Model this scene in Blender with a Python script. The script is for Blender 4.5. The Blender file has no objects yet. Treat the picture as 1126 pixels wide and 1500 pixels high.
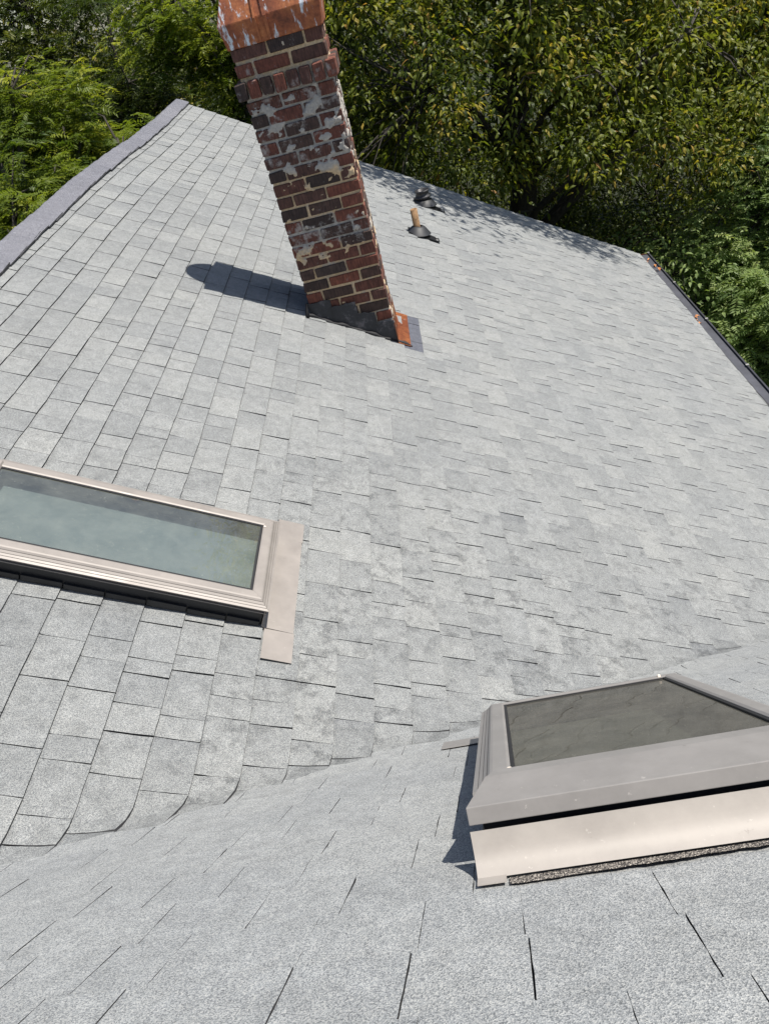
import bpy, bmesh, math, random
import numpy as np
from mathutils import Vector, Matrix

SC = bpy.context.scene
COL = SC.collection
RNG = random.Random(7)
NP = np.random.default_rng(11)
rad = math.radians

# ------------------------------------------------------------------ camera, sky, sun, exposure
CZ = 8.5                                   # height of the camera above the ground
CAM_X = Vector((0.97225857, -0.02994568, -0.23198388))
CAM_DOWN = Vector((-0.20246801, -0.60438075, -0.77053917))
CAM_FWD = Vector((-0.11713227, 0.79613263, -0.59367741))
cam_data = bpy.data.cameras.new('camera')
cam = bpy.data.objects.new('camera', cam_data)
COL.objects.link(cam)
_m = Matrix((CAM_X, -CAM_DOWN, -CAM_FWD)).transposed().to_4x4()
_m.translation = (0, 0, CZ)
cam.matrix_world = _m
cam_data.sensor_fit = 'VERTICAL'
cam_data.sensor_height = 36.0
cam_data.lens = 36.0 * 1075.4 / 1500.0
cam_data.clip_start = 0.02
cam_data.clip_end = 2000.0
SC.camera = cam

SUN_EL, SUN_AZ = rad(65.5), rad(2.0)       # azimuth counted from +X towards +Y
SUN_DIR = Vector((math.cos(SUN_EL) * math.cos(SUN_AZ), math.cos(SUN_EL) * math.sin(SUN_AZ), math.sin(SUN_EL)))
world = bpy.data.worlds.new('World')
SC.world = world
world.use_nodes = True
_nt = world.node_tree
_bg = _nt.nodes['Background']
_sky = _nt.nodes.new('ShaderNodeTexSky')
_sky.sky_type = 'NISHITA'
_sky.sun_disc = False
_sky.sun_elevation = SUN_EL
_sky.sun_rotation = rad(90) - SUN_AZ
_sky.air_density = 1.0
_sky.dust_density = 1.0
_nt.links.new(_sky.outputs[0], _bg.inputs[0])
_bg.inputs[1].default_value = 0.085
sun_data = bpy.data.lights.new('sun', 'SUN')
sun_data.energy = 5.0
sun_data.angle = rad(0.53)
sun_data.color = (1.0, 0.955, 0.88)
sun = bpy.data.objects.new('sun', sun_data)
COL.objects.link(sun)
sun.rotation_euler = SUN_DIR.to_track_quat('Z', 'Y').to_euler()
sun.location = (20, 0, 40)
SC.view_settings.view_transform = 'Standard'
SC.view_settings.look = 'None'
SC.view_settings.exposure = 0.47
SC.view_settings.gamma = 1.0
SC.view_settings.use_curve_mapping = False

# ------------------------------------------------------------------ materials
def new_mat(name):
    m = bpy.data.materials.new(name)
    m.use_nodes = True
    nt = m.node_tree
    b = nt.nodes['Principled BSDF']
    return m, nt, b

def N(nt, typ, **kw):
    n = nt.nodes.new(typ)
    for k, v in kw.items():
        if k.startswith('i_'):
            n.inputs[k[2:].replace('_', ' ')].default_value = v
        else:
            setattr(n, k, v)
    return n

def ramp(nt, fac, stops, interp='LINEAR'):
    r = nt.nodes.new('ShaderNodeValToRGB')
    r.color_ramp.interpolation = interp
    e = r.color_ramp.elements
    while len(e) < len(stops):
        e.new(0.5)
    for i, (p, c) in enumerate(stops):
        e[i].position = p
        e[i].color = (c[0], c[1], c[2], 1) if not isinstance(c, (int, float)) else (c, c, c, 1)
    nt.links.new(fac, r.inputs[0])
    return r.outputs[0]

def mix(nt, fac, a, b, blend='MIX'):
    n = nt.nodes.new('ShaderNodeMix')
    n.data_type = 'RGBA'
    n.blend_type = blend
    for sock, v in ((n.inputs[0], fac), (n.inputs[6], a), (n.inputs[7], b)):
        if isinstance(v, bpy.types.NodeSocket):
            nt.links.new(v, sock)
        elif isinstance(v, (int, float)):
            sock.default_value = v if sock == n.inputs[0] else (v, v, v, 1)
        else:
            sock.default_value = (v[0], v[1], v[2], 1)
    return n.outputs[2]

def math_n(nt, op, a, b=0.0, c=0.0):
    n = nt.nodes.new('ShaderNodeMath')
    n.operation = op
    for s, v in zip(n.inputs, (a, b, c)):
        if isinstance(v, bpy.types.NodeSocket):
            nt.links.new(v, s)
        else:
            s.default_value = v
    return n.outputs[0]

def pos(nt):
    return nt.nodes.new('ShaderNodeNewGeometry').outputs['Position']

def scaled(nt, vec, s):
    n = nt.nodes.new('ShaderNodeVectorMath')
    n.operation = 'MULTIPLY'
    nt.links.new(vec, n.inputs[0])
    n.inputs[1].default_value = s
    return n.outputs[0]

def noise(nt, vec, scale, detail=3, rough=0.45):
    n = nt.nodes.new('ShaderNodeTexNoise')
    nt.links.new(vec, n.inputs['Vector'])
    n.inputs['Scale'].default_value = scale
    n.inputs['Detail'].default_value = detail
    n.inputs['Roughness'].default_value = rough
    return n.outputs['Fac']

def voro(nt, vec, scale, out='Color'):
    n = nt.nodes.new('ShaderNodeTexVoronoi')
    nt.links.new(vec, n.inputs['Vector'])
    n.inputs['Scale'].default_value = scale
    return n.outputs[out]

def bump(nt, b, h, strength, dist):
    n = nt.nodes.new('ShaderNodeBump')
    n.inputs['Strength'].default_value = strength
    n.inputs['Distance'].default_value = dist
    nt.links.new(h, n.inputs['Height'])
    nt.links.new(n.outputs[0], b.inputs['Normal'])

def attr(nt, name):
    n = nt.nodes.new('ShaderNodeAttribute')
    n.attribute_name = name
    return n.outputs['Fac']

def granule_mat(name, dark, mid, light, tan, tint=(1, 1, 1), stain=0.5):
    m, nt, b = new_mat(name)
    p = pos(nt)
    g1 = voro(nt, p, 560.0)
    sep = nt.nodes.new('ShaderNodeSeparateColor')
    nt.links.new(g1, sep.inputs[0])
    g2 = voro(nt, p, 930.0)
    sep2 = nt.nodes.new('ShaderNodeSeparateColor')
    nt.links.new(g2, sep2.inputs[0])
    v = math_n(nt, 'ADD', math_n(nt, 'MULTIPLY', sep.outputs[0], 0.6), math_n(nt, 'MULTIPLY', sep2.outputs[0], 0.4))
    c = ramp(nt, v, [(0.12, dark), (0.40, mid), (0.62, light), (0.86, tan)])
    # blotches where granules of one colour gather, and dirt
    bl = noise(nt, p, 22.0, 4, 0.6)
    c = mix(nt, 1.0, c, ramp(nt, bl, [(0.25, 0.84), (0.75, 1.12)]), 'MULTIPLY')
    big = noise(nt, p, 1.3, 3, 0.5)
    c = mix(nt, 1.0, c, ramp(nt, big, [(0.3, (0.965, 0.97, 0.98)), (0.7, (1.03, 1.027, 1.018))]), 'MULTIPLY')
    al = noise(nt, p, 15.0, 7, 0.78)
    alm = math_n(nt, 'MULTIPLY', ramp(nt, al, [(0.50, 0.0), (0.60, 1.0)]), ramp(nt, sep2.outputs[1], [(0.25, 0.0), (0.6, 1.0)]))
    alm = math_n(nt, 'MULTIPLY', alm, math_n(nt, 'MULTIPLY', attr(nt, 'stain'), 0.8))
    c = mix(nt, alm, c, (0.055, 0.057, 0.06))
    tone = attr(nt, 'tone')
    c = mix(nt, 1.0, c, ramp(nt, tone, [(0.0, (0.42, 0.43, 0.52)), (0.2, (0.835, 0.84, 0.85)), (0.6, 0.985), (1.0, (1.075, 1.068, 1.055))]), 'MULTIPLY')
    c = mix(nt, 1.0, c, tint, 'MULTIPLY')
    nt.links.new(c, b.inputs['Base Color'])
    b.inputs['Roughness'].default_value = 0.93
    b.inputs['Specular IOR Level'].default_value = 0.25
    bump(nt, b, math_n(nt, 'ADD', voro(nt, p, 560.0, 'Distance'), math_n(nt, 'MULTIPLY', noise(nt, p, 60, 2), 0.6)), 0.35, 0.002)
    return m

M = {}
M['shingle'] = granule_mat('shingle_granules', (0.09, 0.094, 0.098), (0.189, 0.197, 0.20), (0.278, 0.287, 0.285), (0.368, 0.366, 0.347))
M['shingle_brightened'] = granule_mat('shingle_granules_brightened', (0.122, 0.128, 0.134), (0.241, 0.251, 0.257), (0.345, 0.355, 0.356), (0.452, 0.45, 0.43))  # lighter copy of the shingle colour, making up for weaker sun on the near slope
M['cap'] = granule_mat('ridge_granules', (0.05, 0.05, 0.062), (0.122, 0.124, 0.145), (0.20, 0.203, 0.23), (0.30, 0.296, 0.31))

def simple(name, col, rough=0.6, metal=0.0, var=0.0, vscale=8.0, bumpd=0.0, bscale=80.0, spec=0.5):
    m, nt, b = new_mat(name)
    p = pos(nt)
    if var:
        c = mix(nt, 1.0, col, ramp(nt, noise(nt, p, vscale, 5, 0.65), [(0.3, 1.0 - var), (0.7, 1.0 + var)]), 'MULTIPLY')
        nt.links.new(c, b.inputs['Base Color'])
    else:
        b.inputs['Base Color'].default_value = (*col, 1)
    b.inputs['Roughness'].default_value = rough
    b.inputs['Metallic'].default_value = metal
    b.inputs['Specular IOR Level'].default_value = spec
    if bumpd:
        bump(nt, b, noise(nt, p, bscale, 3), 0.5, bumpd)
    return m

M['edge'] = simple('asphalt_edge', (0.05, 0.05, 0.053), 0.9, var=0.3, vscale=120, spec=0.2)
M['deck'] = simple('roof_felt', (0.03, 0.03, 0.033), 0.95)
M['strip'] = granule_mat('worn_strip', (0.02, 0.018, 0.017), (0.05, 0.045, 0.042), (0.10, 0.09, 0.085), (0.75, 0.68, 0.58))
M['black'] = simple('black_painted_metal', (0.012, 0.013, 0.016), 0.5, var=0.3)
M['gasket'] = simple('black_gasket', (0.01, 0.01, 0.012), 0.7)
M['gutter'] = simple('dark_gutter_metal', (0.06, 0.062, 0.075), 0.6, 0.0, 0.3, 6)
M['gutter_lip'] = simple('gutter_lip_metal', (0.05, 0.05, 0.058), 0.35, 0.0, 0.25, 9)
M['steel'] = simple('zinc_screw', (0.6, 0.58, 0.55), 0.4, 0.7)
M['wall'] = simple('wall_paint', (0.55, 0.53, 0.49), 0.8, var=0.08)
M['leaf_dry'] = simple('dry_leaf', (0.55, 0.22, 0.06), 0.7, var=0.35, vscale=40)
M['bark'] = simple('bark', (0.045, 0.038, 0.03), 0.9, var=0.5, vscale=14, bumpd=0.02, bscale=18)
M['rubber'] = simple('rubber_boot', (0.022, 0.023, 0.026), 0.55, var=0.3, vscale=20)
M['pipe_iron'] = simple('dull_iron_pipe', (0.05, 0.048, 0.05), 0.5, 0.3, 0.35, 25)
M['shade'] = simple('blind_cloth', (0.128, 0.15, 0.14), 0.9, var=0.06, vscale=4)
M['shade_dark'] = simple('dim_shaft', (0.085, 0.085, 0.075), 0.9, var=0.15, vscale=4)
M['olive'] = simple('olive_shaft_floor', (0.15, 0.165, 0.095), 0.9, var=0.45, vscale=16)
M['clip'] = simple('pale_clip', (0.75, 0.66, 0.56), 0.6)

def cladding(name, col, rough, metal, scr=0.2):
    m, nt, b = new_mat(name)
    p = pos(nt)
    n1 = noise(nt, p, 7.0, 6, 0.7)
    c = mix(nt, 1.0, col, ramp(nt, n1, [(0.3, 0.88), (0.7, 1.12)]), 'MULTIPLY')
    sp = noise(nt, p, 55.0, 4, 0.7)
    c = mix(nt, math_n(nt, 'MULTIPLY', ramp(nt, sp, [(0.66, 0.0), (0.74, 1.0)]), scr), c, (0.75, 0.70, 0.64))
    sp2 = noise(nt, scaled(nt, p, (1, 1, 1)), 28.0, 5, 0.75)
    c = mix(nt, math_n(nt, 'MULTIPLY', ramp(nt, sp2, [(0.24, 1.0), (0.34, 0.0)]), 0.5), c, (0.12, 0.10, 0.09))
    nt.links.new(c, b.inputs['Base Color'])
    b.inputs['Metallic'].default_value = metal
    nt.links.new(ramp(nt, n1, [(0.3, rough - 0.06), (0.7, rough + 0.1)]), b.inputs['Roughness'])
    return m

M['tan'] = cladding('tan_cladding', (0.262, 0.236, 0.215), 0.5, 0.1)
M['taupe'] = cladding('taupe_cladding', (0.245, 0.232, 0.222), 0.5, 0.1, 0.3)
M['apron'] = cladding('apron_metal', (0.35, 0.32, 0.29), 0.58, 0.05, 0.35)

def glass_mat(name, tint, dust, refl, refl0, dcol):
    m, nt, b = new_mat(name)
    nt.nodes.remove(b)
    out = nt.nodes['Material Output']
    p = pos(nt)
    tr = N(nt, 'ShaderNodeBsdfTransparent')
    tr.inputs[0].default_value = (*tint, 1)
    gl = N(nt, 'ShaderNodeBsdfGlossy')
    gl.inputs['Roughness'].default_value = 0.02
    bp = N(nt, 'ShaderNodeBump')
    bp.inputs['Strength'].default_value = 0.045
    bp.inputs['Distance'].default_value = 0.02
    nt.links.new(noise(nt, p, 6.0, 1), bp.inputs['Height'])
    nt.links.new(bp.outputs[0], gl.inputs['Normal'])
    lw = N(nt, 'ShaderNodeLayerWeight')
    fres = math_n(nt, 'MULTIPLY_ADD', math_n(nt, 'POWER', lw.outputs['Facing'], 5.0), 0.93, 0.07)
    mx = N(nt, 'ShaderNodeMixShader')
    nt.links.new(math_n(nt, 'MULTIPLY_ADD', fres, refl, refl0), mx.inputs[0])
    nt.links.new(tr.outputs[0], mx.inputs[1])
    nt.links.new(gl.outputs[0], mx.inputs[2])
    df = N(nt, 'ShaderNodeBsdfDiffuse')
    df.inputs[0].default_value = (*dcol, 1)
    spk = voro(nt, p, 170.0, 'Distance')
    specks = math_n(nt, 'MULTIPLY', ramp(nt, spk, [(0.10, 1.0), (0.2, 0.0)]), ramp(nt, noise(nt, p, 37.0, 2), [(0.58, 0.0), (0.64, 0.9)]))
    fog = ramp(nt, noise(nt, p, 9.0, 6, 0.7), [(0.3, dust * 0.6), (0.75, dust * 1.5)])
    f = math_n(nt, 'MAXIMUM', fog, specks)
    mx2 = N(nt, 'ShaderNodeMixShader')
    nt.links.new(f, mx2.inputs[0])
    nt.links.new(mx.outputs[0], mx2.inputs[1])
    nt.links.new(df.outputs[0], mx2.inputs[2])
    nt.links.new(mx2.outputs[0], out.inputs[0])
    return m

M['glass'] = glass_mat('skylight_glass', (0.84, 0.90, 0.905), 0.15, 1.0, 0.14, (0.40, 0.42, 0.37))
M['glass_near'] = glass_mat('skylight_glass_dusty', (0.50, 0.53, 0.50), 0.17, 0.42, 0.0, (0.34, 0.32, 0.27))

def brick_mat():
    m, nt, b = new_mat('weathered_brick')
    p = pos(nt)
    oi = nt.nodes.new('ShaderNodeObjectInfo')
    c = ramp(nt, oi.outputs['Random'], [(0.0, (0.038, 0.025, 0.021)), (0.3, (0.068, 0.038, 0.029)), (0.6, (0.135, 0.045, 0.029)), (0.85, (0.175, 0.056, 0.034)), (1.0, (0.055, 0.038, 0.032))])
    st = noise(nt, scaled(nt, p, (150, 150, 14)), 1.0, 3, 0.6)          # raked vertical scratches
    c = mix(nt, 1.0, c, ramp(nt, st, [(0.3, 0.5), (0.65, 1.35)]), 'MULTIPLY')
    c = mix(nt, 1.0, c, ramp(nt, noise(nt, p, 28, 4, 0.7), [(0.3, 0.7), (0.7, 1.25)]), 'MULTIPLY')
    # pale mortar smears and lime bloom
    sz = nt.nodes.new('ShaderNodeSeparateXYZ')
    nt.links.new(p, sz.inputs[0])
    zz = math_n(nt, 'SUBTRACT', sz.outputs[2], CZ)
    zone = ramp(nt, math_n(nt, 'MULTIPLY_ADD', zz, 0.45, 1.0), [(0.10, 0.02), (0.33, 0.0), (0.36, 0.14), (0.42, 0.14), (0.45, 0.0), (0.56, 0.0), (0.60, 0.12), (0.76, 0.12), (0.82, 0.03), (0.95, 0.05)])
    sm = math_n(nt, 'ADD', noise(nt, p, 13.0, 6, 0.72), zone)
    c = mix(nt, ramp(nt, sm, [(0.64, 0.0), (0.76, 0.75)]), c, (0.37, 0.34, 0.315))
    nt.links.new(c, b.inputs['Base Color'])
    b.inputs['Roughness'].default_value = 0.85
    bump(nt, b, math_n(nt, 'ADD', st, math_n(nt, 'MULTIPLY', noise(nt, p, 120, 3), 0.5)), 0.8, 0.004)
    return m

def mortar_mat():
    m, nt, b = new_mat('lime_mortar')
    p = pos(nt)
    sz = nt.nodes.new('ShaderNodeSeparateXYZ')
    nt.links.new(p, sz.inputs[0])
    zz = math_n(nt, 'SUBTRACT', sz.outputs[2], CZ)
    k = math_n(nt, 'ADD', math_n(nt, 'MULTIPLY', ramp(nt, math_n(nt, 'MULTIPLY_ADD', zz, 0.45, 1.0), [(0.08, 0.15), (0.12, 0.0), (0.34, 0.0), (0.37, 0.26), (0.42, 0.26), (0.45, 0.0), (0.55, 0.0), (0.58, 0.32), (0.76, 0.3), (0.82, 0.0)]), 1.0), noise(nt, p, 9.0, 4, 0.6))
    c = ramp(nt, k, [(0.52, (0.58, 0.43, 0.265)), (0.70, (0.40, 0.37, 0.33))])
    c = mix(nt, 1.0, c, ramp(nt, noise(nt, p, 60, 4, 0.7), [(0.3, 0.75), (0.7, 1.2)]), 'MULTIPLY')
    nt.links.new(c, b.inputs['Base Color'])
    b.inputs['Roughness'].default_value = 0.95
    bump(nt, b, noise(nt, p, 90, 4), 0.9, 0.006)
    return m

def rust_mat(name, white=0.5):
    m, nt, b = new_mat(name)
    p = pos(nt)
    n1 = noise(nt, p, 5.0, 8, 0.72)
    c = ramp(nt, n1, [(0.30, (0.10, 0.032, 0.018)), (0.48, (0.29, 0.085, 0.034)), (0.62, (0.43, 0.15, 0.052)), (0.8, (0.54, 0.25, 0.11))])
    n2 = noise(nt, scaled(nt, p, (13, 13, 2.6)), 1.0, 6, 0.7)
    pm = ramp(nt, n2, [(1.0 - white, 0.0), (1.045 - white, 1.0)])
    c = mix(nt, pm, c, (0.62, 0.66, 0.70))
    c = mix(nt, 1.0, c, ramp(nt, noise(nt, p, 40, 4, 0.7), [(0.3, 0.8), (0.7, 1.15)]), 'MULTIPLY')
    nt.links.new(c, b.inputs['Base Color'])
    b.inputs['Roughness'].default_value = 0.7
    b.inputs['Metallic'].default_value = 0.1
    bump(nt, b, noise(nt, p, 45, 5), 0.5, 0.003)
    return m

def tar_mat():
    m, nt, b = new_mat('tarred_flashing')
    p = pos(nt)
    n1 = noise(nt, p, 11.0, 6, 0.7)
    c = ramp(nt, n1, [(0.35, (0.010, 0.012, 0.017)), (0.56, (0.022, 0.025, 0.033)), (0.62, (0.085, 0.08, 0.09)), (0.75, (0.14, 0.13, 0.14))])
    nt.links.new(c, b.inputs['Base Color'])
    b.inputs['Roughness'].default_value = 0.45
    bump(nt, b, noise(nt, p, 30, 4), 0.6, 0.006)
    return m

M['brick'] = brick_mat()
M['mortar'] = mortar_mat()
M['rust'] = rust_mat('rusted_cap_metal', 0.44)
M['copper'] = rust_mat('rusted_apron_metal', 0.36)
M['rust_pipe'] = simple('rusty_pipe', (0.27, 0.16, 0.08), 0.8, 0.1, 0.5, 30)
M['tar'] = tar_mat()

def leaf_mat(name, stops, trans=0.35, rough=0.45):
    m, nt, b = new_mat(name)
    out = nt.nodes['Material Output']
    c = ramp(nt, attr(nt, 'tone'), stops)
    nt.links.new(c, b.inputs['Base Color'])
    b.inputs['Roughness'].default_value = rough
    b.inputs['Specular IOR Level'].default_value = 0.3
    t = N(nt, 'ShaderNodeBsdfTranslucent')
    nt.links.new(mix(nt, 1.0, c, (1.3, 1.35, 0.6), 'MULTIPLY'), t.inputs[0])
    mx = N(nt, 'ShaderNodeMixShader')
    mx.inputs[0].default_value = trans
    nt.links.new(b.outputs[0], mx.inputs[1])
    nt.links.new(t.outputs[0], mx.inputs[2])
    nt.links.new(mx.outputs[0], out.inputs[0])
    return m

M['leaf_big'] = leaf_mat('leaf_autumn_green', [(0.0, (0.045, 0.066, 0.013)), (0.5, (0.14, 0.17, 0.025)), (0.82, (0.25, 0.25, 0.034)), (0.93, (0.40, 0.31, 0.055)), (1.0, (0.42, 0.22, 0.07))], 0.48)
M['leaf_pin'] = leaf_mat('leaf_walnut_green', [(0.0, (0.045, 0.08, 0.014)), (0.6, (0.17, 0.215, 0.026)), (1.0, (0.34, 0.35, 0.045))], 0.48)
M['leaf_fresh'] = leaf_mat('leaf_fresh_green', [(0.0, (0.10, 0.165, 0.055)), (0.6, (0.27, 0.35, 0.125)), (1.0, (0.43, 0.48, 0.20))], 0.48)
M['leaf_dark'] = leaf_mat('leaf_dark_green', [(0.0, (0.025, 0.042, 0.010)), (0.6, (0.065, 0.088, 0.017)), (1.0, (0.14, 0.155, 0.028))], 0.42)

def ground_mat():
    m, nt, b = new_mat('forest_floor')
    p = pos(nt)
    c = ramp(nt, noise(nt, p, 1.4, 8, 0.7), [(0.3, (0.015, 0.018, 0.009)), (0.5, (0.025, 0.03, 0.012)), (0.7, (0.04, 0.033, 0.02))])
    nt.links.new(c, b.inputs['Base Color'])
    b.inputs['Roughness'].default_value = 1.0
    bump(nt, b, noise(nt, p, 7, 6), 1.0, 0.15)
    return m
M['ground'] = ground_mat()

# ------------------------------------------------------------------ mesh helpers
def link(o, parent=None):
    COL.objects.link(o)
    if parent is not None:
        o.parent = parent
    return o

def np_mesh(name, verts, faces, mats, midx=None, attrs=None, smooth=False):
    """verts (n,3), faces: list of index tuples (or (m,k) array)"""
    me = bpy.data.meshes.new(name)
    verts = np.asarray(verts, dtype=np.float32)
    me.vertices.add(len(verts))
    me.vertices.foreach_set('co', verts.ravel())
    if isinstance(faces, np.ndarray):
        nf, k = faces.shape
        loops = faces.ravel().astype(np.int32)
        starts = (np.arange(nf) * k).astype(np.int32)
        tot = np.full(nf, k, np.int32)
    else:
        tot = np.array([len(f) for f in faces], np.int32)
        loops = np.array([i for f in faces for i in f], np.int32)
        starts = np.concatenate([[0], np.cumsum(tot)[:-1]]).astype(np.int32)
        nf = len(faces)
    me.loops.add(len(loops))
    me.loops.foreach_set('vertex_index', loops)
    me.polygons.add(nf)
    me.polygons.foreach_set('loop_start', starts)
    for mm in (mats if isinstance(mats, (list, tuple)) else [mats]):
        me.materials.append(mm)
    if midx is not None:
        me.polygons.foreach_set('material_index', np.asarray(midx, np.int32))
    me.polygons.foreach_set('use_smooth', np.full(nf, bool(smooth)))
    for k, v in (attrs or {}).items():
        a = me.attributes.new(k, 'FLOAT', 'POINT')
        a.data.foreach_set('value', np.asarray(v, np.float32))
    me.update()
    me.validate()
    return me

def np_obj(name, verts, faces, mats, parent=None, **kw):
    return link(bpy.data.objects.new(name, np_mesh(name, verts, faces, mats, **kw)), parent)

def bm_obj(name, bm, mat, parent=None, bevel=0.0, smooth=False, segs=2):
    if bevel:
        bmesh.ops.bevel(bm, geom=list(bm.edges), offset=bevel, segments=segs, affect='EDGES', profile=0.6)
    bmesh.ops.recalc_face_normals(bm, faces=list(bm.faces))
    me = bpy.data.meshes.new(name)
    bm.to_mesh(me)
    bm.free()
    for mm in (mat if isinstance(mat, (list, tuple)) else [mat]):
        me.materials.append(mm)
    if smooth:
        for f in me.polygons:
            f.use_smooth = True
    return link(bpy.data.objects.new(name, me), parent)

def tag(o, label=None, cat=None, group=None, kind=None):
    if label: o['label'] = label
    if cat: o['category'] = cat
    if group: o['group'] = group
    if kind: o['kind'] = kind
    return o

def empty(name, loc, **kw):
    o = bpy.data.objects.new(name, None)
    o.empty_display_size = 0.2
    COL.objects.link(o)
    o.location = loc
    return tag(o, **kw)

def box_bm(bm, lo, hi, xf=None):
    vs = []
    for z in (lo[2], hi[2]):
        for x, y in ((lo[0], lo[1]), (hi[0], lo[1]), (hi[0], hi[1]), (lo[0], hi[1])):
            p = Vector((x, y, z))
            vs.append(bm.verts.new(xf(p) if xf else p))
    for f in ((0, 3, 2, 1), (4, 5, 6, 7), (0, 1, 5, 4), (1, 2, 6, 5), (2, 3, 7, 6), (3, 0, 4, 7)):
        bm.faces.new([vs[i] for i in f])
    return vs

def prism_bm(bm, prof, t0, t1, xf):
    """closed 2-D profile swept from t0 to t1; xf(u, w, t) -> Vector"""
    a = [bm.verts.new(xf(u, w, t0)) for u, w in prof]
    b = [bm.verts.new(xf(u, w, t1)) for u, w in prof]
    n = len(prof)
    for i in range(n):
        j = (i + 1) % n
        bm.faces.new((a[i], a[j], b[j], b[i]))
    bm.faces.new(a[::-1])
    bm.faces.new(b)

def tube(path, radii, seg=7):
    path = [Vector(p) for p in path]
    vs, fs = [], []
    for i, p in enumerate(path):
        d = (path[min(i + 1, len(path) - 1)] - path[max(i - 1, 0)]).normalized()
        a = d.orthogonal().normalized()
        b = d.cross(a)
        for k in range(seg):
            t = 2 * math.pi * k / seg
            vs.append(p + (a * math.cos(t) + b * math.sin(t)) * radii[i])
    for i in range(len(path) - 1):
        for k in range(seg):
            k2 = (k + 1) % seg
            fs.append((i * seg + k, i * seg + k2, (i + 1) * seg + k2, (i + 1) * seg + k))
    return vs, fs

# ------------------------------------------------------------------ the two roof planes and the woven valley
PR, PQ = rad(31.1717), rad(45.7726)
SP, CP, SQ, CQ = math.sin(PR), math.cos(PR), math.sin(PQ), math.cos(PQ)
H, DQ = 2.04, 0.4032                        # distance of the camera from each roof plane
KV = 0.055                                  # softness of the valley
A_R = -0.832 * H                            # ridge
EXP_R, EXP_Q = 0.1443, 0.157                # course exposure

def z_r(x): return (-H - x * SP) / CP
def z_q(y): return (-DQ - y * SQ) / CQ
def surf_z(x, y):
    a, b = z_r(x), z_q(y)
    w = 0.004 * np.sin(x * 2.3 + 0.7 * y) + 0.005 * np.sin(y * 1.35 + 1.1 + 0.4 * x) + 0.0022 * np.sin(4.1 * x - 2.9 * y)
    sag = 0.018 * np.sin(y * 1.15 + 0.4) * np.exp(-((x - A_R * CP + H * SP) / 0.7) ** 2)
    s = np.sqrt((a - b) ** 2 + KV ** 2)
    wr = 0.5 * (1 + (a - b) / s)
    wq = 0.0016 * np.sin(9.0 * x + 5.0 * y) + 0.0013 * np.sin(23.0 * y - 7.0 * x + 1.0) + 0.0009 * np.sin(31.0 * x + 12.0 * y)
    return 0.5 * (a + b + s) + (w + sag) * wr + wq + CZ
def surf(x, y, lift):
    x, y, lift = (np.asarray(t, float) for t in (x, y, lift))
    e = 1e-3
    z = surf_z(x, y)
    gx = (surf_z(x + e, y) - surf_z(x - e, y)) / (2 * e)
    gy = (surf_z(x, y + e) - surf_z(x, y - e)) / (2 * e)
    l = np.sqrt(1 + gx * gx + gy * gy)
    return np.stack([x - gx / l * lift, y - gy / l * lift, z + lift / l], -1)
def ax(a): return a * CP - H * SP           # slope coordinate of the main roof -> x
def qy(q): return q * CQ - DQ * SQ
def y_valley(x): return (-DQ - CQ * z_r(x)) / SQ
def x_valley(y): return (-H - CP * z_q(y)) / SP
def b_end(a): return (5.045 + 0.027 * (a / H + 0.744)) * H
def a_eave(b): return (2.237 + 0.0497 * (b / H - 2.876)) * H
def pt_r(a, b, up=0.0):                     # flat main roof plane
    return Vector((a * CP - (H - up) * SP, b, -a * SP - (H - up) * CP + CZ))
def pt_q(x, q, up=0.0):
    return Vector((x, q * CQ - (DQ - up) * SQ, -q * SQ - (DQ - up) * CQ + CZ))

# ------------------------------------------------------------------ the house: slopes, shingles, ridge, walls
ground = np_obj('ground', [(-400, -400, 0), (400, -400, 0), (400, 400, 0), (-400, 400, 0)], [(0, 1, 2, 3)], M['ground'])
tag(ground, kind='structure')

house = empty('house', (0, 5, 0), label='house with grey asphalt shingle roof and woven valley filling most of the picture', cat='house')
def under(o, parent):
    o.parent = parent
    o.matrix_parent_inverse = parent.matrix_world.inverted()
    return o
bpy.context.view_layer.update()

def sheet(name, A, B, fx, lift, parent, mat):
    nu, nv = A.shape
    x, y = fx(A, B)
    lift = lift - 0.035 * np.exp(-((z_r(x) - z_q(y)) / 0.22) ** 2)
    P = surf(x, y, lift).reshape(-1, 3)
    idx = np.arange(nu * nv).reshape(nu, nv)
    F = np.stack([idx[:-1, :-1], idx[1:, :-1], idx[1:, 1:], idx[:-1, 1:]], -1).reshape(-1, 4)
    o = np_obj(name, P, F, mat, smooth=True)
    return under(o, parent)

# main slope deck
aa = np.linspace(A_R, a_eave(8.0), 50)
tt = np.linspace(0, 1, 70)
A, T = np.meshgrid(aa, tt, indexing='ij')
yv = y_valley(ax(A)) - 0.08
B = yv + (b_end(A) - yv) * T
slope_main = sheet('roof_slope', A, B, lambda a, b: (ax(a), b), -0.004, house, M['deck'])
slope_main['label'] = 'broad main roof slope running from the ridge on the left to the gutter'
# near slope deck
qq = np.linspace(-0.7, 6.1, 95)
Q, T = np.meshgrid(qq, tt, indexing='ij')
xv = np.maximum(x_valley(qy(Q)) - 0.08, -3.2)
X = xv + (3.3 - xv) * T
slope_near = sheet('roof_slope', X, Q, lambda x, q: (x, qy(q)), -0.004, house, M['deck'])
slope_near['label'] = 'steep near roof slope dropping away from the bottom of the picture'

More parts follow.
